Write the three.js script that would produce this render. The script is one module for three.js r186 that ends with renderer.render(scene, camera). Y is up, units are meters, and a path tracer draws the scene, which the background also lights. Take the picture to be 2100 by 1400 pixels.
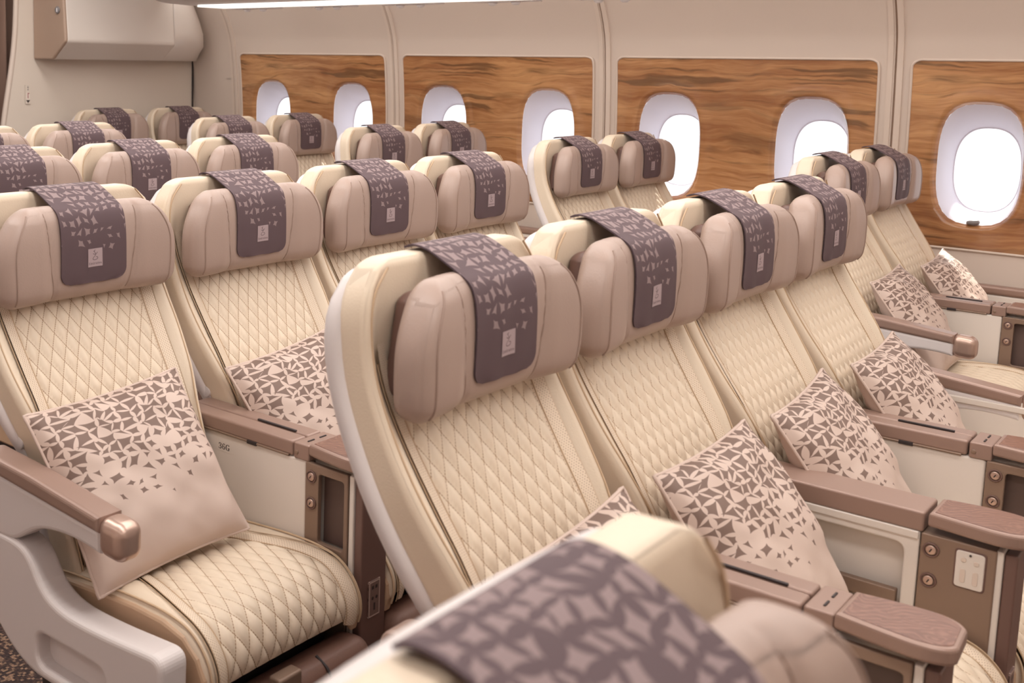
import * as THREE from 'three';
import { mergeGeometries, mergeVertices } from 'three/addons/utils/BufferGeometryUtils.js';
import { RectAreaLightUniformsLib } from 'three/addons/lights/RectAreaLightUniformsLib.js';

// ---------------------------------------------------------------- camera, sky, sun, lights, exposure
RectAreaLightUniformsLib.init();
const scene = new THREE.Scene();
const renderer = new THREE.WebGLRenderer({ antialias: true });
renderer.toneMapping = THREE.LinearToneMapping;
renderer.toneMappingExposure = 1.0;
renderer.shadowMap.enabled = true;

const camera = new THREE.PerspectiveCamera(2 * Math.atan(700 / 2315.6) * 180 / Math.PI, 1.5, 0.05, 60);
{
  const yaw = 0.826752, pitch = 0.133241, roll = 0.015585;
  const f = new THREE.Vector3(Math.sin(yaw) * Math.cos(pitch), -Math.sin(pitch), -Math.cos(yaw) * Math.cos(pitch));
  const r0 = new THREE.Vector3().crossVectors(f, new THREE.Vector3(0, 1, 0)).normalize();
  const u0 = new THREE.Vector3().crossVectors(r0, f);
  const r = r0.clone().multiplyScalar(Math.cos(roll)).addScaledVector(u0, Math.sin(roll));
  const u = u0.clone().multiplyScalar(Math.cos(roll)).addScaledVector(r0, -Math.sin(roll));
  camera.setRotationFromMatrix(new THREE.Matrix4().makeBasis(r, u, f.clone().negate()));
  camera.position.set(-2.1779, 1.4479, 0.9901);
  camera.setViewOffset(2100, 1400, 459.5, 263.1, 2100, 1400);
  camera.focus = 3.0; camera.userData.fStop = 7;
}
scene.add(camera);
scene.background = new THREE.Color(0.95, 0.97, 1.0);
scene.backgroundIntensity = 1.7;

const sun = new THREE.DirectionalLight(new THREE.Color(1, 0.93, 0.82), 9);
sun.position.set(7.5, 5.4, -1.3); sun.target.position.set(1.5, 0.6, -0.5);
sun.castShadow = true; sun.shadow.radius = 3; sun.shadow.mapSize.set(2048, 2048);
Object.assign(sun.shadow.camera, { left: -6, right: 6, top: 6, bottom: -6, near: 0.5, far: 20 });
scene.add(sun, sun.target);

const LAMP = { color: new THREE.Color(1.0, 0.965, 0.925), power: 5.9 };
function ceilingLamp(x, z, w, len, y) {
  const l = new THREE.RectAreaLight(LAMP.color, LAMP.power, w, len);
  l.position.set(x, y - 0.02, z); l.rotation.x = -Math.PI / 2; l.castShadow = true;
  scene.add(l);
}

// ---------------------------------------------------------------- helpers
function rand(seed) { let a = seed >>> 0; return () => { a = (a + 0x6D2B79F5) | 0; let t = Math.imul(a ^ (a >>> 15), 1 | a); t = (t + Math.imul(t ^ (t >>> 7), 61 | t)) ^ t; return ((t ^ (t >>> 14)) >>> 0) / 4294967296; }; }
const hash = (x, y, s = 0) => { let h = Math.imul(x, 374761393) + Math.imul(y, 668265263) + Math.imul(s, 1442695041); h = Math.imul(h ^ (h >>> 13), 1274126177); return ((h ^ (h >>> 16)) >>> 0) / 4294967296; };
const smooth = (t) => t * t * (3 - 2 * t);
const clamp = (x, a, b) => Math.max(a, Math.min(b, x));
const ss = (a, b, x) => smooth(clamp((x - a) / (b - a), 0, 1));
function noise(x, y, s = 0, px = 0, py = 0) {
  const xi = Math.floor(x), yi = Math.floor(y), fx = smooth(x - xi), fy = smooth(y - yi);
  const w = (i, p) => p ? ((i % p) + p) % p : i;
  const a = hash(w(xi, px), w(yi, py), s), b = hash(w(xi + 1, px), w(yi, py), s), c = hash(w(xi, px), w(yi + 1, py), s), d = hash(w(xi + 1, px), w(yi + 1, py), s);
  return a + (b - a) * fx + (c - a) * fy + (a - b - c + d) * fx * fy;
}
function fbm(x, y, o = 4, s = 0, px = 0, py = 0) { let v = 0, a = 0.5, t = 0; for (let i = 0; i < o; i++) { v += a * noise(x, y, s + i, px, py); t += a; a *= 0.5; x *= 2; y *= 2; px *= 2; py *= 2; } return v / t; }

const used = {};
function numbered(n) { used[n] = (used[n] ?? -1) + 1; return used[n] ? n + '_' + String(used[n]).padStart(3, '0') : n; }
function part(name, geo, mat, parent, label) {
  const m = new THREE.Mesh(geo, mat); m.name = name; m.castShadow = m.receiveShadow = true;
  if (label) m.userData.label = label;
  parent.add(m); return m;
}
function thing(name, label, category, group, pos = [0, 0, 0]) {
  const g = new THREE.Group(); g.name = numbered(name); g.position.set(...pos);
  g.userData = { label, category }; if (group) g.userData.group = group;
  scene.add(g); return g;
}
function struct(name, label, pos = [0, 0, 0]) { const g = new THREE.Group(); g.name = name; g.position.set(...pos); g.userData = { kind: 'structure', label, category: name.split('_')[0] }; scene.add(g); return g; }

function boxUV(g) {
  const p = g.attributes.position, n = g.attributes.normal, uv = new Float32Array(p.count * 2);
  for (let i = 0; i < p.count; i++) {
    const ax = Math.abs(n.getX(i)), ay = Math.abs(n.getY(i)), az = Math.abs(n.getZ(i));
    if (ax > ay && ax > az) { uv[2 * i] = p.getZ(i); uv[2 * i + 1] = p.getY(i); }
    else if (ay > az) { uv[2 * i] = p.getX(i); uv[2 * i + 1] = p.getZ(i); }
    else { uv[2 * i] = p.getX(i); uv[2 * i + 1] = p.getY(i); }
  }
  g.setAttribute('uv', new THREE.BufferAttribute(uv, 2)); return g;
}
// rounded box whose faces are subdivided, so that it can be bent
function rbox(w, h, d, r, n = [1, 1, 1], k = 3, fn) {
  const H = [w / 2, h / 2, d / 2], R = Math.min(r, ...H);
  const lists = H.map((hf, a) => {
    const L = [], q = hf - R;
    for (let i = 0; i < k; i++) L.push(-hf + R * i / k);
    for (let i = 0; i <= n[a]; i++) L.push(-q + 2 * q * i / n[a]);
    for (let i = 1; i <= k; i++) L.push(q + R * i / k);
    return L;
  });
  const g = new THREE.BoxGeometry(2, 2, 2, lists[0].length - 1, lists[1].length - 1, lists[2].length - 1);
  const p = g.attributes.position, v = [0, 0, 0];
  for (let i = 0; i < p.count; i++) {
    let len = 0; const inn = [0, 0, 0], dd = [0, 0, 0];
    [p.getX(i), p.getY(i), p.getZ(i)].forEach((c, a) => {
      const L = lists[a]; v[a] = L[Math.round((c + 1) / 2 * (L.length - 1))];
      inn[a] = clamp(v[a], -(H[a] - R), H[a] - R); dd[a] = v[a] - inn[a]; len += dd[a] * dd[a];
    });
    len = Math.sqrt(len) || 1;
    let q = inn.map((c, a) => c + dd[a] / len * R);
    if (fn) q = fn(...q);
    p.setXYZ(i, ...q);
  }
  g.deleteAttribute('normal'); g.deleteAttribute('uv');
  const m = mergeVertices(g, 1e-6); m.computeVertexNormals(); return boxUV(m);
}
const at = (g, x, y, z, rx = 0, ry = 0, rz = 0) => { g.applyMatrix4(new THREE.Matrix4().compose(new THREE.Vector3(x, y, z), new THREE.Quaternion().setFromEuler(new THREE.Euler(rx, ry, rz)), new THREE.Vector3(1, 1, 1))); return g; };
// sheet from a function (i/nu, j/nv) -> [x, y, z, u, v]
function sheet(nu, nv, fn, flip) {
  const pos = [], uv = [], idx = [];
  for (let j = 0; j <= nv; j++) for (let i = 0; i <= nu; i++) { const q = fn(i / nu, j / nv); pos.push(q[0], q[1], q[2]); uv.push(q[3] ?? i / nu, q[4] ?? j / nv); }
  for (let j = 0; j < nv; j++) for (let i = 0; i < nu; i++) {
    const a = j * (nu + 1) + i, b = a + 1, c = a + nu + 1, d = c + 1;
    flip ? idx.push(a, c, b, b, c, d) : idx.push(a, b, c, b, d, c);
  }
  const g = new THREE.BufferGeometry(); g.setAttribute('position', new THREE.Float32BufferAttribute(pos, 3)); g.setAttribute('uv', new THREE.Float32BufferAttribute(uv, 2)); g.setIndex(idx); g.computeVertexNormals(); return g;
}
function tube(pts, r, seg = 24, closed = false, rad = 6) { return new THREE.TubeGeometry(new THREE.CatmullRomCurve3(pts.map((q) => new THREE.Vector3(...q)), closed), seg, r, rad, closed); }
function ext(shape, depth, bevel = 0, seg = 2, curve = 8) { return new THREE.ExtrudeGeometry(shape, { depth: depth - 2 * bevel, bevelEnabled: bevel > 0, bevelThickness: bevel, bevelSize: bevel, bevelOffset: -bevel, bevelSegments: seg, curveSegments: curve }); }
function rrect(x0, y0, x1, y1, r, S = THREE.Shape) {
  const s = new S(); s.moveTo(x0 + r, y0); s.lineTo(x1 - r, y0); s.quadraticCurveTo(x1, y0, x1, y0 + r); s.lineTo(x1, y1 - r); s.quadraticCurveTo(x1, y1, x1 - r, y1); s.lineTo(x0 + r, y1); s.quadraticCurveTo(x0, y1, x0, y1 - r); s.lineTo(x0, y0 + r); s.quadraticCurveTo(x0, y0, x0 + r, y0); return s;
}
// a shape drawn in (z, y) and extruded along +x from x0
function side(shape, x0, depth, bevel, seg, curve) { const g = ext(shape, depth, bevel, seg, curve); g.translate(0, 0, bevel || 0); g.rotateY(-Math.PI / 2); g.translate(x0 + depth, 0, 0); return g; }   // z of drawing -> -x, x of drawing -> +z
function table(T) { // smooth curve through [x, value]
  return (x) => {
    const n = T.length; if (x <= T[0][0]) return T[0][1] + (x - T[0][0]) * (T[1][1] - T[0][1]) / (T[1][0] - T[0][0]);
    if (x >= T[n - 1][0]) return T[n - 1][1] + (x - T[n - 1][0]) * (T[n - 1][1] - T[n - 2][1]) / (T[n - 1][0] - T[n - 2][0]);
    let i = 0; while (x > T[i + 1][0]) i++;
    const s = (k) => k <= 0 ? (T[1][1] - T[0][1]) / (T[1][0] - T[0][0]) : k >= n - 1 ? (T[n - 1][1] - T[n - 2][1]) / (T[n - 1][0] - T[n - 2][0]) : (T[k + 1][1] - T[k - 1][1]) / (T[k + 1][0] - T[k - 1][0]);
    const h = T[i + 1][0] - T[i][0], t = (x - T[i][0]) / h, t2 = t * t, t3 = t2 * t;
    return (2 * t3 - 3 * t2 + 1) * T[i][1] + (t3 - 2 * t2 + t) * h * s(i) + (-2 * t3 + 3 * t2) * T[i + 1][1] + (t3 - t2) * h * s(i + 1);
  };
}

// ---------------------------------------------------------------- textures
function dataTex(w, h, fn, srgb, rep) {
  const d = new Uint8Array(w * h * 4);
  for (let y = 0; y < h; y++) for (let x = 0; x < w; x++) { const c = fn(x / w, y / h), i = (y * w + x) * 4; d[i] = c[0]; d[i + 1] = c[1] ?? c[0]; d[i + 2] = c[2] ?? c[0]; d[i + 3] = 255; }
  const t = new THREE.DataTexture(d, w, h); t.magFilter = t.minFilter = THREE.LinearFilter; t.wrapS = t.wrapT = THREE.RepeatWrapping; if (srgb) t.colorSpace = THREE.SRGBColorSpace; if (rep) t.repeat.set(rep[0], rep[1]); t.needsUpdate = true; return t;
}
function canvasTex(w, h, draw, wrap) {
  const c = document.createElement('canvas'); c.width = w; c.height = h; draw(c.getContext('2d'), w, h);
  const t = new THREE.CanvasTexture(c); t.colorSpace = THREE.SRGBColorSpace; t.magFilter = THREE.LinearFilter; if (wrap) t.wrapS = t.wrapT = THREE.RepeatWrapping; return t;
}
const grainTex = dataTex(256, 256, (u, v) => [90 + 130 * fbm(u * 48, v * 48, 3, 5, 48, 48)], false, [9, 9]);
const fabricTex = dataTex(128, 128, (u, v) => [128 + 90 * (Math.sin(u * 2 * Math.PI * 32) * Math.sin(v * 2 * Math.PI * 32)) * 0.5 + 40 * (noise(u * 64, v * 64, 3, 64, 64) - 0.5)], false, [12, 12]);
const woodTex = dataTex(2048, 1024, (u, v) => {
  const wx = fbm(u * 4, v * 6, 4, 11, 4), wy = fbm(u * 5, v * 5, 5, 23, 5), flow = (wy - 0.5) * 0.11 + (wx - 0.5) * 0.04, y = v + flow;
  const broad = fbm(u * 3 + wx, y * 9, 4, 31, 3), streak = fbm(u * 7, y * 70, 4, 41, 7), fibre = fbm(u * 40, y * 260, 2, 47, 40);
  const line = ss(0.60, 0.78, fbm(u * 5 + wx, y * 42, 4, 57, 5)), knot = ss(0.62, 0.8, fbm(u * 6, y * 14, 4, 63, 6));
  const t = clamp(0.5 + 1.5 * (broad - 0.5) + 0.9 * (streak - 0.5) + 0.35 * (fibre - 0.5), 0, 1);
  const a = [148, 96, 60], b = [206, 155, 107], k = (1 - 0.28 * line) * (1 - 0.16 * knot);
  return a.map((c, i) => clamp((c + (b[i] - c) * t) * k, 0, 255));
}, true);
const trayTex = dataTex(512, 512, (u, v) => {
  const w = fbm(u * 3, v * 3, 4, 71), y = u * 9 + (w - 0.5) * 9 + 1.5 * Math.sin(v * 7 + w * 5);
  const l = Math.pow(0.5 + 0.5 * Math.sin(y * 9 + 5 * fbm(u * 6, v * 9, 3, 77)), 2), f = fbm(u * 60, v * 8, 3, 83);
  const t = clamp(0.55 * l + 0.7 * (f - 0.3), 0, 1), a = [112, 76, 64], b = [152, 112, 96];
  return a.map((c, i) => c + (b[i] - c) * t);
}, true);
const carpetTex = dataTex(256, 256, (u, v) => {
  const i = Math.floor(u * 64), j = Math.floor(v * 64), h = hash(i, j, 9), k = 0.75 + 0.5 * noise(u * 128, v * 128, 4, 128, 128);
  const c = h > 0.72 ? [140, 112, 92] : h > 0.4 ? [78, 58, 52] : [58, 44, 42]; return c.map((q) => clamp(q * k, 0, 255));
}, true, [2.2, 2.2]);
const stitchTex = canvasTex(128, 256, (c, w, h) => {
  c.fillStyle = '#fff'; c.fillRect(0, 0, w, h); c.strokeStyle = 'rgb(168,138,106)'; c.lineWidth = 6; c.setLineDash([15, 5]);
  for (const [a, b, d, e] of [[0, 0, w, h], [0, h, w, 0]]) { c.beginPath(); c.moveTo(a, b); c.lineTo(d, e); c.stroke(); }
}, true);
const perfTex = canvasTex(64, 64, (c, w, h) => {
  c.fillStyle = '#fff'; c.fillRect(0, 0, w, h); c.fillStyle = 'rgb(150,122,96)';
  for (const [x, y] of [[16, 16], [48, 48]]) { c.beginPath(); c.arc(x, y, 7, 0, 7); c.fill(); }
}, true);
function leafPattern(c, W, H, cols, rows, bg, fg, size, keep, seed) {
  const R = rand(seed); c.fillStyle = bg; c.fillRect(0, 0, W, H); c.fillStyle = fg;
  const P = [];
  for (let j = 0; j <= rows + 2; j++) { P.push([]); for (let i = 0; i <= cols + 2; i++) { const jx = (R() - 0.5) * 0.75, jy = (R() - 0.5) * 0.75; P[j].push([(i - 1 + jx + (j % 2) * 0.35) * W / cols, (j - 1 + jy) * H / rows]); } }
  for (let j = 0; j < rows + 2; j++) for (let i = 0; i < cols + 2; i++) {
    const q = [P[j][i], P[j][i + 1], P[j + 1][i + 1], P[j + 1][i]], mx = (q[0][0] + q[1][0] + q[2][0] + q[3][0]) / 4, my = (q[0][1] + q[1][1] + q[2][1] + q[3][1]) / 4;
    const v = my / H + (R() - 0.5) * 0.13, s = size(v), kp = R(), ks = 0.75 + 0.5 * R(), rot = (R() - 0.5) * 0.5, tri = R() < 0.25, skew = R();
    if (s <= 0.05 || kp > keep(v)) continue;
    const z = Math.min(0.97, s * ks), cs = Math.cos(rot), sn = Math.sin(rot);
    let p = q.map(([x, y]) => { const dx = (x - mx) * z, dy = (y - my) * z; return [mx + dx * cs - dy * sn, my + dx * sn + dy * cs]; });
    if (tri) p = p.slice(0, 3);
    const tx = p.reduce((a, b) => a + b[0], 0) / p.length, ty = p.reduce((a, b) => a + b[1], 0) / p.length;
    c.beginPath(); c.moveTo(...p[0]);
    for (let k = 0; k < p.length; k++) { const a = p[k], b = p[(k + 1) % p.length], m = 0.38 + 0.2 * ((skew * 7 + k * 0.37) % 1); c.quadraticCurveTo((a[0] + b[0]) / 2 * (1 - m) + tx * m, (a[1] + b[1]) / 2 * (1 - m) + ty * m, b[0], b[1]); }
    c.fill();
  }
}
const coverTex = canvasTex(512, 1024, (c, W, H) => leafPattern(c, W, H, 9, 14, 'rgb(90,71,75)', 'rgb(142,122,122)', (v) => v < 0.28 ? 0.78 : v < 0.72 ? 0.78 - 0.85 * (v - 0.28) : 0, (v) => v < 0.4 ? 0.95 : v < 0.70 ? 0.95 - (v - 0.4) * 1.2 : 0, 77));
const pillowTex = canvasTex(1024, 1024, (c, W, H) => {
  leafPattern(c, W, H, 14, 19, 'rgb(206,184,172)', 'rgb(124,101,91)', (v) => v < 0.28 ? 0.95 : v < 0.66 ? 0.95 - 1.45 * (v - 0.28) : 0, (v) => v < 0.36 ? 0.98 : v < 0.64 ? 0.95 - (v - 0.36) * 1.5 : 0, 5);
});
const logoTex = canvasTex(128, 160, (c, w, h) => {
  c.fillStyle = 'rgb(168,148,150)'; c.fillRect(0, 0, w, h); c.strokeStyle = c.fillStyle = 'rgb(96,78,84)'; c.lineWidth = 5; c.lineCap = 'round';
  c.beginPath(); c.moveTo(64, 14); c.bezierCurveTo(40, 34, 88, 44, 62, 66); c.bezierCurveTo(36, 88, 40, 102, 66, 100); c.bezierCurveTo(96, 98, 92, 70, 72, 76); c.stroke();
  c.beginPath(); c.moveTo(46, 44); c.bezierCurveTo(58, 58, 76, 52, 84, 36); c.stroke(); c.beginPath(); c.arc(52, 24, 4, 0, 7); c.fill();
  c.font = 'bold 27px serif'; c.textAlign = 'center'; c.fillText('Emirates', w / 2, 140, 116);
});
function textTex(s) { return canvasTex(256, 96, (c, w, h) => { c.fillStyle = 'rgb(226,216,207)'; c.fillRect(0, 0, w, h); c.fillStyle = 'rgb(52,40,38)'; c.font = 'bold 84px serif'; c.textAlign = 'center'; c.fillText(s, w / 2, 76); }); }

// ---------------------------------------------------------------- materials
const S = (c) => new THREE.Color(`rgb(${c.join(',')})`);
const M = {};
const mat = (n, c, rough, o = {}) => (M[n] = new THREE.MeshPhysicalMaterial({ color: S(c), roughness: rough, side: THREE.DoubleSide, ...o }));
mat('cream', [222, 204, 182], 0.48, { bumpMap: grainTex, bumpScale: 0.0004 });
mat('creamQuilt', [222, 204, 182], 0.5, { map: stitchTex });
mat('creamPerf', [222, 203, 181], 0.55, { map: perfTex });
mat('thread', [198, 170, 140], 0.7);
mat('taupe', [170, 147, 136], 0.42, { bumpMap: grainTex, bumpScale: 0.0003 });
mat('taupeThread', [158, 134, 122], 0.6);
mat('tan', [196, 164, 136], 0.5);
mat('shell', [214, 205, 203], 0.42);
mat('panel', [226, 216, 207], 0.5);
mat('bronze', [156, 129, 117], 0.36, { metalness: 0.2 });
mat('bronzeDark', [140, 116, 100], 0.4, { metalness: 0.2 });
mat('bronzeCap', [196, 168, 154], 0.32, { metalness: 0.7 });
mat('brown', [122, 90, 78], 0.5, { bumpMap: grainTex, bumpScale: 0.0003 });
mat('post', [112, 84, 76], 0.45);
mat('dark', [52, 42, 42], 0.6);
mat('cubby', [96, 76, 70], 0.5);
mat('tray', [255, 255, 255], 0.3, { map: trayTex, clearcoat: 0.4, clearcoatRoughness: 0.2 });
mat('cover', [255, 255, 255], 0.75, { map: coverTex });
mat('coverBack', [78, 62, 68], 0.8);
mat('logo', [255, 255, 255], 0.75, { map: logoTex });
mat('pillow', [255, 255, 255], 0.62, { map: pillowTex, sheen: 0.3, sheenRoughness: 0.5 });
mat('pillowPlain', [206, 184, 172], 0.65, { sheen: 0.3, sheenRoughness: 0.5 });
mat('wood', [255, 255, 255], 0.22, { map: woodTex, clearcoat: 0.6, clearcoatRoughness: 0.12 });
mat('liner', [216, 200, 188], 0.55);
mat('trim', [220, 203, 190], 0.45);
mat('bulkhead', [226, 213, 200], 0.5);
mat('bin', [228, 218, 210], 0.32);
mat('binEnd', [178, 152, 134], 0.42);
mat('white', [240, 236, 238], 0.4);
mat('reveal', [226, 222, 232], 0.6);
mat('grey', [132, 126, 126], 0.4);
mat('carpet', [255, 255, 255], 0.95, { map: carpetTex });
mat('curtain', [140, 112, 98], 0.85);
mat('glass', [255, 255, 255], 0.02, { transmission: 1, thickness: 0, ior: 1.45 });
M.lamp = new THREE.MeshStandardMaterial({ color: 0xffffff, emissive: new THREE.Color(1, 0.95, 0.88), emissiveIntensity: 1.2 });

// ---------------------------------------------------------------- the cabin
const Z0 = -4.5, Z1 = 2.22, WIN_PITCH = 0.632;
const wallX = table([[0, 2.62], [0.2, 2.74], [0.45, 2.83], [0.75, 2.862], [1.1, 2.868], [1.35, 2.852], [1.47, 2.838], [1.58, 2.822], [1.67, 2.788], [1.76, 2.736], [1.86, 2.65], [1.95, 2.53], [2.02, 2.38], [2.06, 2.2]]);
function linerStrip(y0, y1, z0, z1, off, ny, nz = 1) {   // piece of side lining that follows the curve of the hull, off metres proud of it, 2 cm thick
  const ring = (y) => [wallX(y) - off, y];
  const f = sheet(nz, ny, (u, v) => { const y = y0 + (y1 - y0) * v, q = ring(y); return [q[0], q[1], z0 + (z1 - z0) * u, z0 + (z1 - z0) * u, y]; });
  const b = sheet(nz, ny, (u, v) => { const y = y0 + (y1 - y0) * v, q = ring(y); return [q[0] + 0.02 + off, q[1], z0 + (z1 - z0) * u]; }, true);
  const e = [z0, z1].map((z) => sheet(1, ny, (u, v) => { const y = y0 + (y1 - y0) * v, q = ring(y); return [q[0] + u * (0.02 + off), y, z]; }));
  const t = [y0, y1].map((y) => sheet(1, 1, (u, v) => { const q = ring(y); return [q[0] + u * (0.02 + off), y, z0 + (z1 - z0) * v]; }));
  return mergeGeometries([f, b, ...e, ...t]);
}
const PY0 = 0.755, PY1 = 1.494, WIN = { y: 1.090, hw: 0.146, hh: 0.236 }, PANE = { y: 1.062, hw: 0.118, hh: 0.168, x: 3.03 };
const superR = (a, hw, hh, n) => 1 / Math.pow(Math.pow(Math.abs(Math.cos(a)) / hw, n) + Math.pow(Math.abs(Math.sin(a)) / hh, n), 1 / n);
const WINA = 48;
function rayRR(cz, cy, a, z0, y0, z1, y1, r, left, right) {   // distance from (cz, cy) along angle a to a rounded rectangle
  const dx = Math.cos(a), dy = Math.sin(a); let lo = 0, hi = 2;
  const inside = (z, y) => { if (z < z0 || z > z1 || y < y0 || y > y1) return false; const ez = z < z0 + r && left ? z0 + r - z : z > z1 - r && right ? z - (z1 - r) : 0, ey = y < y0 + r ? y0 + r - y : y > y1 - r ? y - (y1 - r) : 0; return ez === 0 || ey === 0 || ez * ez + ey * ey <= r * r; };
  for (let i = 0; i < 40; i++) { const m = (lo + hi) / 2; inside(cz + dx * m, cy + dy * m) ? lo = m : hi = m; }
  return lo;
}
function angles(cz, cy, z0, y0, z1, y1) {   // evenly spread angles plus those of the rectangle's corners
  const A = []; for (let i = 0; i < WINA; i++) A.push(i / WINA * 2 * Math.PI);
  for (const [z, y] of [[z0, y0], [z1, y0], [z1, y1], [z0, y1]]) { let a = Math.atan2(y - cy, z - cz); if (a < 0) a += 2 * Math.PI; A.push(a); }
  A.sort((a, b) => a - b); A.push(A[0] + 2 * Math.PI); return A;
}
function woodCell(cz, z0, z1, left, right) {   // wood facing round one window, with a gently swollen surround
  const A = angles(cz, WIN.y, z0, PY0, z1, PY1), N = 14, pos = [], uv = [], idx = [];
  A.forEach((a) => {
    const r0 = superR(a, WIN.hw, WIN.hh, 3.0), r1 = rayRR(cz, WIN.y, a, z0, PY0, z1, PY1, 0.03, left, right);
    for (let k = 0; k <= N; k++) {
      const t = Math.pow(k / N, 1.35), r = r0 + (r1 - r0) * t, z = cz + r * Math.cos(a), y = WIN.y + r * Math.sin(a), d = r - r0;
      const lip = 0.020 * (1 - ss(0.0, 0.014, d)) * -1 + 0.005 * (1 - ss(0.03, 0.07, d)), edge = 0;
      pos.push(wallX(y) - 0.004 - lip + edge, y, z); uv.push(z * 0.55, (y - 0.7) * 1.2);
    }
  });
  for (let i = 0; i < A.length - 1; i++) for (let k = 0; k < N; k++) { const a = i * (N + 1) + k, b = a + N + 1; idx.push(a, b, a + 1, b, b + 1, a + 1); }
  const g = new THREE.BufferGeometry(); g.setAttribute('position', new THREE.Float32BufferAttribute(pos, 3)); g.setAttribute('uv', new THREE.Float32BufferAttribute(uv, 2)); g.setIndex(idx); g.computeVertexNormals(); return g;
}
function funnel(cz) {
  return sheet(64, 12, (u, v) => {
    const a = u * 2 * Math.PI, t = v, e = Math.pow(t, 0.8), hw = WIN.hw + (PANE.hw - WIN.hw) * e, hh = WIN.hh + (PANE.hh - WIN.hh) * e, cy = WIN.y + (PANE.y - WIN.y) * t, r = superR(a, hw, hh, 3.0 - 0.5 * t);
    const y = cy + r * Math.sin(a), z = cz + r * Math.cos(a); const x0 = wallX(WIN.y + superR(a, WIN.hw, WIN.hh, 3) * Math.sin(a)) + 0.012; return [x0 + (PANE.x - x0) * t, y, z];
  });
}
const panelCentres = [1.574, 0.31, -0.953, -2.217, -3.481], HALF = 0.572;
function buildWall(name, label) {
  const w = struct(name, label);
  // continuous upper and lower lining, in one piece per bay
  for (const c of panelCentres) {
    const a = Math.max(c - 0.632, Z0), b = Math.min(c + 0.632, Z1);
    part('upper_lining', linerStrip(PY1 - 0.02, 2.06, a + 0.004, b - 0.004, 0, 24), M.liner, w);
    part('lower_lining', linerStrip(0, PY0 + 0.02, a + 0.004, b - 0.004, 0, 12), M.liner, w);
  }
  part('end_lining', linerStrip(0, 2.06, Z0 - 0.02, panelCentres[4] - 0.632 - 0.004, 0, 40), M.liner, w);
  part('joint_backing', linerStrip(0, 2.06, -4.13, -4.09, -0.006, 40), M.liner, w);
  for (let i = 0; i <= 4; i++) {
    const zc = i < 4 ? (panelCentres[i] + panelCentres[i + 1]) / 2 : panelCentres[4] - 0.632;
    for (const s of [-1, 1]) part('window_post', linerStrip(PY0 + 0.02, PY1 - 0.02, zc + (s > 0 ? 0.004 : -0.075), zc + (s > 0 ? 0.075 : -0.004), 0, 12), M.liner, w);
    part('joint_backing', linerStrip(0, 2.06, zc - 0.02, zc + 0.02, -0.008, 30), M.binEnd, w);
    part('rib', linerStrip(0, 2.06, zc + 0.006, zc + 0.028, 0.009, 40), M.trim, w);
    part('rib', linerStrip(0, 2.06, zc - 0.030, zc - 0.010, 0.004, 40), M.trim, w);
  }
  for (const c of panelCentres) {
    const a = c - HALF, b = c + HALF;
    const p = part('wood_panel', woodCell(c - WIN_PITCH / 2, a, c, true, false), M.wood, w); const p2 = part('wood_panel', woodCell(c + WIN_PITCH / 2, c, b, false, true), M.wood, w);
    const path = rrect(a, PY0, b, PY1, 0.035).getSpacedPoints(120).slice(0, -1).map((q) => [wallX(q.y) - 0.004, q.y, q.x]);
    part('panel_trim', tube(path, 0.0055, 240, true, 6), M.trim, w);
  }
  return w;
}
buildWall('wall_right', 'curved beige cabin side wall with walnut panels around the windows');
let winN = 0;
const knobGeo = at(new THREE.LatheGeometry([[0, 0], [0.02, 0], [0.024, 0.005], [0.022, 0.014], [0.012, 0.017], [0, 0.017]].map((q) => new THREE.Vector2(...q)), 24), 0, 0, 0);
const winSpots = []; for (const c of panelCentres) winSpots.push(c + WIN_PITCH / 2, c - WIN_PITCH / 2);
const winNames = ['first', 'second', 'third', 'fourth', 'fifth', 'sixth', 'seventh', 'eighth', 'ninth', 'tenth'];
winSpots.forEach((z, i) => {
  for (const sx of [1, -1]) {
    const g = struct('window_' + (++winN), (sx > 0 ? 'right' : 'left') + ' side cabin window with white reveal, ' + winNames[9 - i] + ' from the bulkhead', [0, 0, z]);
    if (sx < 0) g.rotation.y = Math.PI;
    part('reveal', funnel(0), M.reveal, g);
    part('pane', at(ext((() => { const s = new THREE.Shape(); for (let k = 0; k < 48; k++) { const a = k / 48 * 2 * Math.PI, r = superR(a, PANE.hw + 0.004, PANE.hh + 0.004, 2.5); k ? s.lineTo(r * Math.cos(a), r * Math.sin(a)) : s.moveTo(r, 0); } return s; })(), 0.004), PANE.x, PANE.y, 0, 0, Math.PI / 2, 0), M.glass, g);
    const rim = []; for (let k = 0; k < 48; k++) { const a = k / 48 * 2 * Math.PI, r = superR(a, PANE.hw, PANE.hh, 2.5); rim.push([PANE.x - 0.002, PANE.y + r * Math.sin(a), r * Math.cos(a)]); }
    part('pane_seal', tube(rim, 0.0035, 96, true, 6), M.reveal, g);
    part('shade_knob', knobGeo.clone().rotateX(-0.15).translate(2.878, WIN.y - WIN.hh + 0.003, 0), M.grey, g, 'grey knob at the foot of the reveal');
  }
});
{ // the opposite side, seen in reflections and letting in its daylight
  const w = buildWall('wall_left', 'curved beige cabin side wall behind the viewer'); w.rotation.y = Math.PI;
  part('end_lining', linerStrip(0, 2.06, 2.2, 2.63, 0, 40), M.liner, w);
  w.position.z = panelCentres[2] * 2;   // turned about the middle panel
}
{ const f = struct('floor', 'dark brown speckled cabin carpet'); part('carpet', at(rbox(5.9, 0.06, Z1 - Z0 + 0.6, 0.004), 0, -0.03, (Z0 + Z1) / 2 - 0.2), M.carpet, f); }
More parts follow.
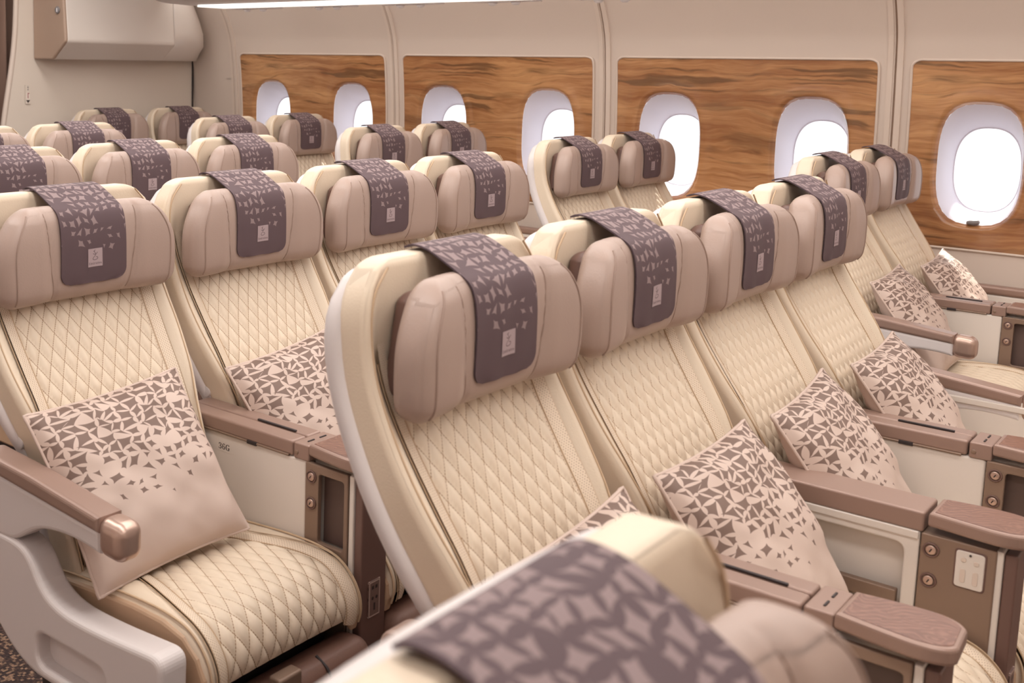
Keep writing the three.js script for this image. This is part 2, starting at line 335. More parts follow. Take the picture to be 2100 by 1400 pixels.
{
  const c = struct('ceiling', 'white cabin ceiling with light strips');
  part('ceiling_panel', at(rbox(5.9, 0.05, Z1 - Z0 + 0.7, 0.005), 0, 2.27, (Z0 + Z1) / 2 - 0.2), M.white, c);
  for (const s of [-1, 1]) part('ceiling_edge', at(rbox(0.05, 0.24, Z1 - Z0 + 0.5, 0.005), s * 2.24, 2.16, (Z0 + Z1) / 2 - 0.1), M.white, c);
  for (const x of [-1.15, 0, 1.15]) { const l = part('light_strip', at(rbox(0.34, 0.02, 6.0, 0.006), x, 2.235, -1.2), M.lamp, c); l.castShadow = false; ceilingLamp(x, -1.2, 0.34, 6.0, 2.225); }
}
for (const s of [1, -1]) {   // light strips washing the side walls from above the lockers
  const c = struct('trim_' + (s > 0 ? 1 : 2), (s > 0 ? 'right' : 'left') + ' side light cove above the lockers'), a = s * 0.9;
  part('light_strip', at(rbox(0.05, 0.015, 6.2, 0.004), s * 2.395, 1.93, -1.1, 0, 0, a), M.lamp, c);
  const l = new THREE.RectAreaLight(LAMP.color, 7.5, 6.2, 0.05); l.position.set(s * 2.41, 1.915, -1.1); l.lookAt(s * 2.41 + s * 1, 1.915 - 0.75, -1.1); l.castShadow = true; scene.add(l);
}
{ const w = struct('wall_front', 'plain beige cabin partition behind the viewer'); part('partition', at(rbox(5.9, 2.4, 0.05, 0.005), 0, 1.15, Z1 + 0.03), M.bulkhead, w); }
{ // rear bulkhead with leaning edge on the aisle
  const w = struct('wall_rear', 'pale beige bulkhead behind the last window seats');
  const edge = table([[0, 1.25], [0.6, 1.345], [1.087, 1.421], [1.496, 1.494], [1.767, 1.515], [2.3, 1.53]]);
  const s = new THREE.Shape(); s.moveTo(edge(0), 0); for (let i = 1; i <= 20; i++) s.lineTo(edge(i * 0.1125), i * 0.1125); s.lineTo(2.25, 2.25); s.lineTo(2.9, 1.9); s.lineTo(2.9, 0);
  part('panel', at(ext(s, 0.03, 0.003), 0, 0, Z0 - 0.03), M.bulkhead, w);
  const pts = []; for (let i = 0; i <= 20; i++) pts.push([edge(i * 0.1125), i * 0.1125, Z0 - 0.012]);
  part('edge_trim', tube(pts, 0.016, 40, false, 10), M.trim, w);
  part('corner_joint', at(rbox(0.008, 2, 0.012, 0.002), 2.845, 1, Z0 + 0.004), M.dark, w);
  part('rear_partition', at(rbox(5.9, 2.4, 0.05, 0.005), 0, 1.15, Z0 - 0.45), M.curtain, w);
  for (const sx of [-1, 1]) part('side_return', at(rbox(0.05, 2.4, 0.5, 0.005), sx * 2.93, 1.15, Z0 - 0.24), M.curtain, w);
  part('left_panel', at(ext(s, 0.03, 0.003), 0, 0, 0.0).applyMatrix4(new THREE.Matrix4().makeScale(-1, 1, 1)).translate(0, 0, Z0 - 0.03), M.bulkhead, w);
}
{
  const t = thing('curtain', 'brown pleated curtain hanging beside the bulkhead edge', 'curtain', null, [0, 0, Z0 - 0.14]);
  part('cloth', sheet(120, 6, (u, v) => { const x = 0.9 + u * 0.75; return [x, 0.05 + v * 2.15, 0.03 * Math.sin(u * 2 * Math.PI * 9) + 0.01 * Math.sin(u * 31 + v * 2)]; }), M.curtain, t);
  part('rail', tube([[0.85, 2.21, 0], [1.25, 2.21, 0], [1.7, 2.21, 0]], 0.012, 12), M.bronze, t);
}
{ // placard printed on the bulkhead
  const t = thing('wall_placard', 'tiny printed safety placard with down arrow on the bulkhead', 'placard', null, [1.576, 1.24, Z0 + 0.002]);
  const tx = canvasTex(64, 192, (c, w, h) => { c.fillStyle = 'rgb(226,213,200)'; c.fillRect(0, 0, w, h); c.fillStyle = 'rgb(150,140,135)'; c.beginPath(); c.moveTo(32, 6); c.lineTo(42, 34); c.lineTo(22, 34); c.fill(); c.fillRect(24, 42, 16, 12); c.fillStyle = 'rgb(240,225,215)'; c.fillRect(14, 78, 38, 66); c.fillStyle = 'rgb(150,60,60)'; c.fillRect(28, 82, 8, 54); c.fillRect(28, 82, 20, 8); c.fillStyle = 'rgb(60,48,46)'; c.beginPath(); c.moveTo(8, 154); c.lineTo(56, 154); c.lineTo(32, 184); c.fill(); });
  part('print', rboxUV(0.036, 0.108, 0.002), new THREE.MeshStandardMaterial({ map: tx, roughness: 0.6 }), t);
}
function rboxUV(w, h, d) { return new THREE.BoxGeometry(w, h, d); }
{ // stowage bin on the bulkhead
  const t = thing('stowage_bin', 'beige stowage bin with chamfered lower edge mounted on the bulkhead', 'bin', null, [0, 0, 0]);
  const prof = (i) => { const s = new THREE.Shape(); const z0 = Z0 + i, z1 = -4.2 - i, y0 = 1.441 + i; s.moveTo(z0, y0); s.lineTo(-4.335, y0); s.quadraticCurveTo(-4.32, y0, -4.312, y0 + 0.008); s.lineTo(z1 - 0.008, 1.533); s.quadraticCurveTo(z1, 1.54, z1 + 0.0, 1.556); s.lineTo(-4.24 - i, 2.1 - i); s.lineTo(z0, 2.1 - i); return s; };
  part('body', side(prof(0), 1.64, 0.785, 0.004), M.bin, t);
  const e = part('end_panel', side(prof(0.0), 1.62, 0.022, 0.008), M.binEnd, t, 'brownish end panel');
  const rightEnd = rbox(0.38, 0.66, 0.30, 0.01, [10, 8, 6], 3, (x, y, z) => {
    let yy = 1.771 + y, zz = -4.35 + z; let xx = 2.62 + x; const u = clamp((x + 0.19) / 0.38, 0, 1);
    const lim = yy < 1.541 ? -4.335 + (yy - 1.441) / 0.1 * 0.135 : -4.2 - (yy - 1.541) * 0.07; zz = Z0 + (zz - Z0) / 0.3 * (lim - Z0) * (1 - 0.55 * Math.pow(u, 4)); xx = 2.43 + (xx - 2.43) / 0.38 * (Math.min(2.81, wallX(yy) - 0.012) - 2.43); return [xx, yy, zz]; });
  part('outboard_section', rightEnd, M.bin, t);
  const k = part('latch', at(new THREE.LatheGeometry([[0, 0], [0.019, 0], [0.021, 0.004], [0.017, 0.009], [0.008, 0.006], [0, 0.006]].map((q) => new THREE.Vector2(...q)), 28), 1.619, 1.712, -4.262, 0, 0, Math.PI / 2), M.grey, t, 'round dark metal latch');
  part('latch_slot', at(rbox(0.004, 0.022, 0.006, 0.001), 1.611, 1.712, -4.262), M.white, k);
}
for (const s of [1, -1]) { // overhead bins above the window seats
  const t = thing('overhead_bin', s > 0 ? 'white overhead locker with service panel above the right window seats' : 'white overhead locker above the left window seats', 'bin', null, [0, 0, 0]);
  const sh = new THREE.Shape(); sh.moveTo(1.66, 1.81); sh.quadraticCurveTo(1.72, 1.748, 1.85, 1.742); sh.lineTo(2.26, 1.735); sh.quadraticCurveTo(2.36, 1.735, 2.38, 1.785); sh.lineTo(2.36, 1.88); sh.quadraticCurveTo(2.2, 2.05, 2.2, 2.2); sh.lineTo(1.75, 2.2); sh.quadraticCurveTo(1.6, 2.05, 1.66, 1.83);
  const g = ext(sh, Z1 - 0.02 + 3.62, 0.03, 5, 12); g.translate(0, 0, -3.62 + 0.03); if (s < 0) { g.rotateY(Math.PI); g.translate(0, 0, Z1 - 3.62); }
  part('body', g, M.white, t);
  const dif = part('light_diffuser', at(rbox(0.2, 0.01, 5.6, 0.004), s * 2.08, 1.734, -0.72), M.lamp, t, 'lit white diffuser strip');
  dif.castShadow = false;
  { const l = new THREE.RectAreaLight(LAMP.color, 1.5, 0.2, 5.6); l.position.set(s * 2.08, 1.725, -0.72); l.rotation.x = -Math.PI / 2; l.castShadow = true; scene.add(l); }
  if (s > 0) for (let k = 0; k < 9; k++) {
    const z = -3.35 + k * 0.52;
    part('service_panel', at(rbox(0.08, 0.008, 0.34, 0.003), 2.25, 1.731, z), M.white, t);
    for (const dz of [-0.06, 0.06]) part('reading_light', at(new THREE.LatheGeometry([[0, -0.014], [0.012, -0.013], [0.02, -0.006], [0.022, 0.002], [0, 0.002]].map((q) => new THREE.Vector2(...q)), 20), 2.25, 1.726, z + dz), M.white, t);
  }
}

// ---------------------------------------------------------------- seat geometry (local: x across, y up, z forward; head ridge over z = 0)
const spine = table([[0.42, 0.340], [0.488, 0.317], [0.565, 0.288], [0.68, 0.243], [0.777, 0.190], [0.839, 0.148], [0.927, 0.092], [0.996, 0.058], [1.05, 0.043], [1.134, 0.036], [1.18, 0.034]]);
const onBack = (x, y, off) => { const e = 0.004, d = (spine(y + e) - spine(y - e)) / (2 * e), L = Math.hypot(1, d); return [x, y - d / L * off, spine(y) + off / L]; };
const cornerTop = (y, y0, h, n, w1) => y <= y0 ? 1 : w1 + (1 - w1) * Math.pow(Math.max(0, 1 - Math.pow(clamp((y - y0) / h, 0, 1), n)), 1 / n);
const cushHW = table([[0.4, 0.197], [0.6, 0.199], [0.70, 0.205], [0.79, 0.226], [0.87, 0.237], [0.96, 0.237], [1.1, 0.234], [1.2, 0.234]]);
const thick = table([[0.42, 0.085], [0.7, 0.075], [0.95, 0.058], [1.18, 0.052]]);
const quiltHW = table([[0.42, 0.135], [0.6, 0.146], [1.0, 0.17], [1.1, 0.17]]);
const G = {};
G.back = rbox(0.474, 0.742, 0.06, 0.015, [36, 36, 1], 4, (x, y, z) => {
  const Y = 0.432 + (y + 0.371), f = (z + 0.03) / 0.06, k = cushHW(Y) / 0.237 * cornerTop(Y, 1.075, 0.105, 2.4, 0.5), X = x * k, q = quiltHW(Y);
  const rec = 0.022 * (1 - ss(q + 0.022, q + 0.05, Math.abs(X))) * (1 - ss(1.0, 1.14, Y) * 0.7);
  return onBack(X, Y, (z - 0.03) / 0.06 * thick(Y) - rec * f);
});
G.shell = rbox(0.492, 0.77, 0.04, 0.018, [8, 30, 1], 4, (x, y, z) => {
  const Y = 0.39 + (y + 0.385), k = (cushHW(Y) + 0.003 + 0.007 * ss(0.7, 0.8, Y)) / 0.246 * cornerTop(Y, 1.05, 0.112, 2.4, 0.5), X = x * k;
  return onBack(X, Y, -thick(Y) + 0.012 + (z - 0.02) * 0.85 - 0.010 * (1 - Math.pow(Math.abs(x) / 0.246, 2)) * (z < 0 ? 1 : 0));
});
function quilt(w, h, n, hwOf, V, place) {   // diamond quilting: lattice whose edges run along the stitch lines
  const cols = Math.ceil(0.18 / w) * n, rows = Math.round(V / h * n), pos = [], uv = [], idx = [], W = 2 * cols + 1;
  for (let j = 0; j <= rows; j++) for (let i = -cols; i <= cols; i++) {
    const v = j / n * h, hw = hwOf(v), u = clamp(i / n * w, -hw, hw), a = u / w + v / h, b = u / w - v / h;
    const e = Math.min(1, (hw - Math.abs(u)) / 0.006 + 0.0), puff = Math.pow(Math.abs(Math.sin(Math.PI * a) * Math.sin(Math.PI * b)), 0.55) * Math.min(1, e) * ss(0, 0.02, Math.min(v, V - v));
    pos.push(...place(u, v, puff)); uv.push(u / w, v / h);
  }
  for (let j = 0; j < rows; j++) for (let i = -cols; i < cols; i++) {
    const v = (j + 0.5) / n * h, hw = hwOf(v); if ((i + 1) / n * w < -hw - 0.002 || i / n * w > hw + 0.002) continue;
    const a = j * W + i + cols, b = a + 1, c = a + W, d = c + 1;
    if ((((i + j + 1) % n) + n) % n === 0) idx.push(a, b, c, b, d, c); else idx.push(a, b, d, a, d, c);
  }
  const g = new THREE.BufferGeometry(); g.setAttribute('position', new THREE.Float32BufferAttribute(pos, 3)); g.setAttribute('uv', new THREE.Float32BufferAttribute(uv, 2)); g.setIndex(idx); g.computeVertexNormals(); return g;
}
const QW = 0.033, QH = 0.056;
G.backQuilt = quilt(QW, QH, 8, (v) => quiltHW(0.455 + v * 0.93), 0.61, (u, v, p) => onBack(u, 0.455 + v * 0.93, -0.0190 + 0.0068 * p));
G.backPerf = [-1, 1].map((s) => sheet(4, 40, (u, v) => { const y = 0.455 + v * 0.6, x = s * (quiltHW(y) - 0.002 + u * 0.03); const q = onBack(x, y, -0.0185 + 0.006 * Math.sin(u * Math.PI) + 0.010 * ss(0.6, 1, u)); return [...q, u * 0.03 / 0.006, v * 0.6 / 0.006]; }, s < 0));
const alongBack = (x, y0, y1, off) => { const L = []; for (let i = 0; i <= 24; i++) { const y = y0 + (y1 - y0) * i / 24; L.push(onBack(typeof x === 'function' ? x(y) : x, y, off)); } return L; };
G.backPiping = [-1, 1].map((s) => tube([...alongBack((y) => s * (cushHW(y) - 0.014) * cornerTop(y, 1.075, 0.105, 2.4, 0.5), 0.45, 1.163, 0.0002)], 0.0019, 60, false, 5));
G.backStitch = [-1, 1].map((s) => mergeGeometries([tube(alongBack((y) => s * (quiltHW(y) + 0.002), 0.46, 1.03, -0.0155), 0.0011, 40, false, 4), tube(alongBack((y) => s * (quiltHW(y) + 0.024), 0.46, 1.03, -0.0125), 0.0011, 40, false, 4), tube(alongBack((y) => s * (quiltHW(y) + 0.031), 0.46, 1.03, -0.0105), 0.0011, 40, false, 4)]));
G.pivot = at(new THREE.LatheGeometry([[0, 0.005], [0.012, 0.0045], [0.0135, 0.002], [0.0135, -0.004]].map((q) => new THREE.Vector2(...q)), 28), 0, 0, 0, 0, 0, Math.PI / 2);
// headrest cushion
const HR = { y: 1.052, z: 0.058, d: 0.072, hw: 0.226, hh: 0.098 };
const headFront = (x, y) => { const v = (y - HR.y) / HR.hh; return HR.z + HR.d * (1 - 0.26 * Math.pow(clamp((v + 0.15) / 1.15, 0, 1), 3) - 0.16 * Math.pow(clamp(-v, 0, 1), 4)) - 0.010 * (1 - ss(0.092, 0.135, Math.abs(x))) + 0.006 * ss(0.1, 0.19, Math.abs(x)); };
const wingX = (v) => 0.116 - 0.022 * Math.pow(clamp((1 - v) / 2, 0, 1), 1.5);   // where the middle part meets the wing, v from -1 to 1
G.head = rbox(2 * HR.hw, 2 * HR.hh, HR.d, 0.030, [60, 14, 2], 6, (x, y, z) => {
  const f = (z + HR.d / 2) / HR.d, Y0 = HR.y + y, top = clamp((y + 0.02) / (HR.hh + 0.02), 0, 1), bot = clamp((-y - 0.02) / (HR.hh - 0.02), 0, 1);
  const X = x * (1 - 0.27 * Math.pow(top, 2.3) - 0.05 * Math.pow(bot, 3)), zf = headFront(X, Y0), g1 = Math.abs(X) - wingX(y / HR.hh), groove = 0.004 * Math.exp(-g1 * g1 / 0.00002) * f;
  return [X, Y0, HR.z + (zf - HR.z) * f - groove + 0.012 * (1 - f) * ss(0.12, 0.22, Math.abs(X))];
});
const headMesh = new THREE.Mesh(G.head, new THREE.MeshBasicMaterial({ side: THREE.DoubleSide })), ray = new THREE.Raycaster();
const headAt = (x, y) => { ray.set(new THREE.Vector3(x, y, 0.5), new THREE.Vector3(0, 0, -1)); const h = ray.intersectObject(headMesh)[0]; return h ? h.point.z : HR.z; };
G.headSeam = [-1, 1].flatMap((s) => [(v) => s * (0.198 - 0.042 * Math.pow(clamp(v, 0, 1), 2) - 0.006 * v * v), (v) => s * wingX(v)].map((fx, k) => { const L = []; for (let i = 0; i <= 20; i++) { const v = -0.9 + i / 20 * 1.78, y = HR.y + v * HR.hh, x = fx(v); L.push([x, y, headAt(x, y) + (k ? 0.0002 : 0.0004)]); } return tube(L, k ? 0.0011 : 0.0018, 40, false, 5); }));
G.headMount = rbox(0.372, 0.15, 0.034, 0.016, [1, 1, 1], 3, (x, y, z) => [x * (1 - 0.25 * Math.pow(clamp(y / 0.08, 0, 1), 2)), y + 1.05, z + 0.046]);
// cloth cover: strip over the ridge and down the headrest
const coverPath = [[-0.010, 1.176], [0.0, 1.1805], [0.012, 1.181], [0.032, 1.177]];
{ const zt = (y) => Math.max(...[0, 0.03, 0.05, 0.07, 0.08].map((x) => headAt(x, y))) + 0.003; coverPath.push([0.062, 1.163], [0.086, 1.150]); for (let i = 0; i <= 8; i++) { const y = 1.136 - i * 0.0185; coverPath.push([Math.max(zt(y), i === 0 ? 0.104 : 0), y]); } }
{
  const cv = new THREE.CatmullRomCurve3(coverPath.map((q) => new THREE.Vector3(0, q[1], q[0])), false, 'centripetal');
  const L = cv.getLength(), HWc = 0.084, NU = 20, NV = 70;
  const wob = (u, v) => 0.0012 * Math.sin(u * 7 + v * 5) * ss(0.2, 0.6, v);
  const pt = (u, v, o) => { const p = cv.getPointAt(clamp(v, 0, 1)), t = cv.getTangentAt(clamp(v, 0, 1)), x = (u - 0.5) * 2, endd = (1 - v) * L, ra = 0.024; const hw = HWc - (endd < ra ? ra - Math.sqrt(Math.max(0, ra * ra - (ra - endd) * (ra - endd))) : 0); const nz = -t.y, ny = t.z; return [x * hw, p.y + ny * (o + wob(x, v)), p.z + nz * (o + wob(x, v))]; };
  G.cover = sheet(NU, NV, (u, v) => [...pt(u, v, 0.0015), u, 1 - v], false);
  G.coverBack = mergeGeometries([sheet(NU, NV, (u, v) => pt(u, v, -0.0012), true), sheet(1, NV, (u, v) => pt(0, v, 0.0015 - 0.0027 * u)), sheet(1, NV, (u, v) => pt(1, v, 0.0015 - 0.0027 * u))]);
  const vc = 1 - 0.052 / L; G.logo = sheet(4, 6, (u, v) => { const q = pt(0.5 + (u - 0.5) * 0.225, vc - 0.019 / L + (1 - v) * 0.038 / L, 0.0024); return [...q, u, v]; }, true);
}
// seat cushion: section along z, rolled over the front edge
const cPath = [[0.235, 0.468], [0.30, 0.478], [0.40, 0.488], [0.50, 0.496], [0.58, 0.496], [0.635, 0.485], [0.67, 0.458], [0.688, 0.425], [0.69, 0.395], [0.682, 0.366]];
const cCurve = new THREE.CatmullRomCurve3(cPath.map((q) => new THREE.Vector3(0, q[1], q[0])), false, 'centripetal'), cLen = cCurve.getLength();
const onCush = (x, s, off) => { const t = clamp(s / cLen, 0, 1), p = cCurve.getPointAt(t), d = cCurve.getTangentAt(t); return [x, p.y + d.z * off - 0.004 * Math.pow(x / 0.2, 2), p.z - d.y * off]; };
const cqHW = (l) => 0.108 + 0.05 * ss(0.25, 0.75, l / cLen);
G.cush = rbox(0.410, 0.11, cLen, 0.03, [20, 1, 36], 4, (x, y, z) => { const s = z + cLen / 2, f = (y + 0.055) / 0.11, rec = 0.0145 * (1 - ss(cqHW(s) + 0.012, cqHW(s) + 0.04, Math.abs(x))) * f; return onCush(x * 1.0, s, (y - 0.055) * (s > cLen * 0.7 ? 0.8 : 1) - rec + 0.006 * f); });
G.cushQuilt = quilt(0.034, 0.078, 8, (v) => cqHW(v + 0.015), cLen - 0.035, (u, v, p) => onCush(u, v + 0.015, -0.0045 + 0.0065 * p));
G.cushPerf = [-1, 1].map((s) => sheet(4, 50, (u, v) => { const l = 0.015 + v * (cLen - 0.03), x = s * (cqHW(l) - 0.002 + u * 0.028); return [...onCush(x, l, -0.0035 + 0.005 * Math.sin(u * Math.PI) + 0.008 * u), u * 0.028 / 0.006, v * cLen / 0.006]; }, s > 0));
G.cushPiping = [-1, 1].map((s) => { const L = []; for (let i = 0; i <= 30; i++) L.push(onCush(s * 0.198, 0.01 + i / 30 * (cLen - 0.02), 0.0015)); return tube(L, 0.0024, 70, false, 5); });
G.cushStitch = [-1, 1].map((s) => mergeGeometries([0, 0.025, 0.032].map((o) => { const L = []; for (let i = 0; i <= 30; i++) { const l = 0.015 + i / 30 * (cLen - 0.03); L.push(onCush(s * (cqHW(l) + o), l, -0.001 + o * 0.22)); } return tube(L, 0.0011, 60, false, 4); })));
G.gusset = [-1, 1].map((s) => side((() => { const q = new THREE.Shape(); q.moveTo(0.24, 0.37); q.lineTo(0.24, 0.455); for (let i = 1; i < cPath.length; i++) q.lineTo(cPath[i][0] - 0.006, cPath[i][1] - 0.013); q.lineTo(0.64, 0.37); return q; })(), s > 0 ? 0.184 : -0.209, 0.025, 0.006, 2));
G.legRest = rbox(0.42, 0.3, 0.09, 0.035, [6, 4, 1], 4).rotateX(-0.10).translate(0, 0.20, 0.69);
G.legSeam = tube([[0.07, 0.352, 0.69], [0.07, 0.335, 0.722], [0.07, 0.30, 0.732], [0.07, 0.2, 0.737], [0.07, 0.08, 0.738]], 0.003, 20);
G.base = rbox(0.40, 0.2, 0.42, 0.02, [1, 1, 1], 2).translate(0, 0.29, 0.40);
G.leg = rbox(0.05, 0.22, 0.06, 0.008, [1, 1, 1], 2);
G.hinge = rbox(0.06, 0.03, 0.03, 0.006).translate(-0.03, 0.352, 0.705);
// aisle arm (drawn for the side x < 0)
{
  const a = new THREE.Shape(); a.moveTo(0.13, 0.672); a.lineTo(0.505, 0.648); a.lineTo(0.505, 0.607); a.bezierCurveTo(0.46, 0.614, 0.40, 0.618, 0.34, 0.602); a.bezierCurveTo(0.29, 0.588, 0.27, 0.556, 0.235, 0.553); a.bezierCurveTo(0.2, 0.55, 0.17, 0.545, 0.13, 0.56); a.lineTo(0.13, 0.672);
  G.armBody = side(a, -0.290, 0.052, 0.008, 3);
  const p = new THREE.Shape(); p.moveTo(0.12, 0.672); p.quadraticCurveTo(0.12, 0.70, 0.15, 0.702); p.lineTo(0.30, 0.694); p.lineTo(0.505, 0.673); p.lineTo(0.505, 0.644); p.lineTo(0.12, 0.672);
  G.armPad = side(p, -0.293, 0.058, 0.009, 4);
  G.armCap = rbox(0.058, 0.07, 0.066, 0.022, [2, 2, 2], 5, (x, y, z) => [x - 0.264, 0.640 + y - (z + 0.033) * 0.06, 0.532 + z]);
  const s = new THREE.Shape(); s.moveTo(0.12, 0.555); s.lineTo(0.20, 0.556); s.bezierCurveTo(0.27, 0.56, 0.29, 0.55, 0.312, 0.52); s.bezierCurveTo(0.335, 0.485, 0.36, 0.468, 0.42, 0.464); s.bezierCurveTo(0.5, 0.462, 0.58, 0.472, 0.64, 0.476); s.quadraticCurveTo(0.668, 0.476, 0.668, 0.45); s.lineTo(0.664, 0.33); s.quadraticCurveTo(0.66, 0.31, 0.63, 0.31); s.lineTo(0.32, 0.312); s.bezierCurveTo(0.25, 0.32, 0.2, 0.36, 0.165, 0.40); s.bezierCurveTo(0.13, 0.45, 0.12, 0.5, 0.12, 0.555);
  s.holes.push(rrect(0.32, 0.335, 0.52, 0.40, 0.028, THREE.Path));
  G.spar = side(s, -0.292, 0.062, 0.010, 4);
  G.sparPocket = side(rrect(0.315, 0.33, 0.525, 0.405, 0.01), -0.262, 0.02, 0.002);
}
const mirror = (g) => { const q = g.clone(); q.applyMatrix4(new THREE.Matrix4().makeScale(-1, 1, 1)); const ix = q.index; if (ix) for (let i = 0; i < ix.count; i += 3) { const a = ix.getX(i + 1); ix.setX(i + 1, ix.getX(i + 2)); ix.setX(i + 2, a); } else { for (const n of Object.keys(q.attributes)) { const at_ = q.attributes[n], s = at_.itemSize; for (let i = 0; i < at_.count; i += 3) for (let k = 0; k < s; k++) { const t = at_.array[(i + 1) * s + k]; at_.array[(i + 1) * s + k] = at_.array[(i + 2) * s + k]; at_.array[(i + 2) * s + k] = t; } } } q.computeVertexNormals(); return q; };
for (const n of ['armBody', 'armPad', 'armCap', 'spar', 'sparPocket']) G[n + 'R'] = mirror(G[n]);
G.rail = rbox(0.045, 0.035, 0.46, 0.012, [1, 1, 1], 4).translate(0.262, 0.645, 0.33);
G.railBody = rbox(0.035, 0.32, 0.44, 0.008, [1, 1, 1], 2).translate(0.262, 0.468, 0.33);

G.innerPanel = rbox(0.012, 0.24, 0.36, 0.004, [1, 1, 1], 2).translate(0.246, 0.535, 0.345);
G.innerLedge = rbox(0.014, 0.016, 0.35, 0.003, [1, 1, 1], 2).translate(0.240, 0.636, 0.345);

function makeSeat(label, group, pos, arms) {
  const t = thing('cabin_seat', label, 'seat', group, pos);
  const b = part('backrest', G.back, M.cream, t);
  part('quilted_panel', G.backQuilt, M.creamQuilt, b, 'diamond-stitched cream leather panel');
  for (const i of [0, 1]) { part('perforated_strip', G.backPerf[i], M.creamPerf, b); part('piping', G.backPiping[i], M.thread, b); part('stitching', G.backStitch[i], M.thread, b); }
  const sh = part('back_shell', G.shell, M.shell, t, 'white plastic shell');
  for (const s of [-1, 1]) { const pv = part('pivot_cover', G.pivot, M.shell, sh); pv.position.set(s * 0.210, 0.70, 0.155); if (s > 0) pv.rotation.y = Math.PI; }
  const h = part('headrest', G.head, M.taupe, t, 'taupe leather headrest');
  for (const i of [0, 1, 2, 3]) part('seam', G.headSeam[i], M.taupeThread, h);
  part('headrest_mount', G.headMount, M.post, h);
  const c = part('seat_cushion', G.cush, M.cream, t);
  part('quilted_panel', G.cushQuilt, M.creamQuilt, c, 'diamond-stitched cream leather panel');
  for (const i of [0, 1]) { part('perforated_strip', G.cushPerf[i], M.creamPerf, c); part('piping', G.cushPiping[i], M.thread, c); part('stitching', G.cushStitch[i], M.thread, c); part('side_gusset', G.gusset[i], M.tan, c); }
  const l = part('leg_rest', G.legRest, M.brown, t, 'brown leather leg rest'); part('seam', G.legSeam, M.dark, l); part('hinge', G.hinge, M.bronzeDark, l);
  part('seat_frame', G.base, M.dark, t);
  for (const x of [-0.15, 0.15]) for (const z of [0.26, 0.54]) { const q = part('leg', G.leg, M.post, t); q.position.set(x, 0.105, z); }
  for (const a of arms) {
    if (a === 'rail') { const q = part('window_armrest', G.railBody, M.panel, t); part('armrest_pad', G.rail, M.bronze, q); continue; }
    if (a === 'panel') { const q = part('inner_arm_panel', G.innerPanel, M.panel, t); part('ledge', G.innerLedge, M.panel, q); continue; }
    const R = a === 'R' ? 'R' : '';
    const q = part('aisle_armrest', G['armBody' + R], M.shell, t, 'white flared aisle armrest'); part('armrest_pad', G['armPad' + R], M.bronze, q, 'bronze armrest pad'); part('end_cap', G['armCap' + R], M.bronzeCap, q, 'shiny bronze end cap');
    const p = part('side_frame', G['spar' + R], M.shell, t); part('pocket_back', G['sparPocket' + R], M.shell, p);
  }
  return t;
}
function makeCover(label, pos) {
  const t = thing('headrest_cover', label, 'headrest cover', 'patterned headrest covers', pos);
  part('front_cloth', G.cover, M.cover, t); part('lining', G.coverBack, M.coverBack, t); part('logo_patch', G.logo, M.logo, t, 'pale square emblem patch');
}
// pillow
{
  const N = 36, HWp = 0.180;
  const f = (sgn) => (u, v) => {
    const a = u * 2 - 1, b = v * 2 - 1, ea = 1 - Math.pow(Math.abs(a), 2.6), eb = 1 - Math.pow(Math.abs(b), 2.6), bulge = Math.pow(Math.max(0, ea * eb), 0.55);
    const pinchX = 1 - 0.055 * (1 - Math.pow(Math.abs(a), 8)) * 0 - 0.05 * (1 - b * b) * Math.pow(Math.abs(a), 2), pinchY = 1 - 0.05 * (1 - a * a) * Math.pow(Math.abs(b), 2);
    const wr = (0.018 * (fbm(a * 2.2 + 4, b * 2.2 + (sgn > 0 ? 3 : 9), 3, 91) - 0.5) + 0.006 * Math.sin(Math.atan2(b, a) * 9 + 3) * Math.pow(Math.hypot(a, b) / 1.4, 2)) * Math.min(1, bulge * 1.6);
    return [a * HWp * pinchX, b * HWp * pinchY, sgn * (0.058 * bulge + wr) + 0.0015 * sgn, u, v];
  };
  G.pillowF = sheet(N, N, f(1)); G.pillowB = sheet(N, N, f(-1), true);
  const rim = []; const e = 24; for (let k = 0; k < 4 * e; k++) { const s = Math.floor(k / e), t = (k % e) / e; const [u, v] = s === 0 ? [t, 0] : s === 1 ? [1, t] : s === 2 ? [1 - t, 1] : [0, 1 - t]; const q = f(1)(u, v); rim.push([q[0], q[1], 0]); }
  G.pillowHem = tube(rim, 0.0035, 4 * e * 2, true, 6);
}
function makePillow(label, pos, tilt, roll, turn) {
  const t = thing('throw_pillow', label, 'pillow', 'patterned throw pillows', pos);
  t.rotation.set(tilt, turn, roll, 'YXZ');
  part('pillow_front', G.pillowF, M.pillow, t); part('pillow_back', G.pillowB, M.pillowPlain, t); part('hem', G.pillowHem, M.pillowPlain, t);
}
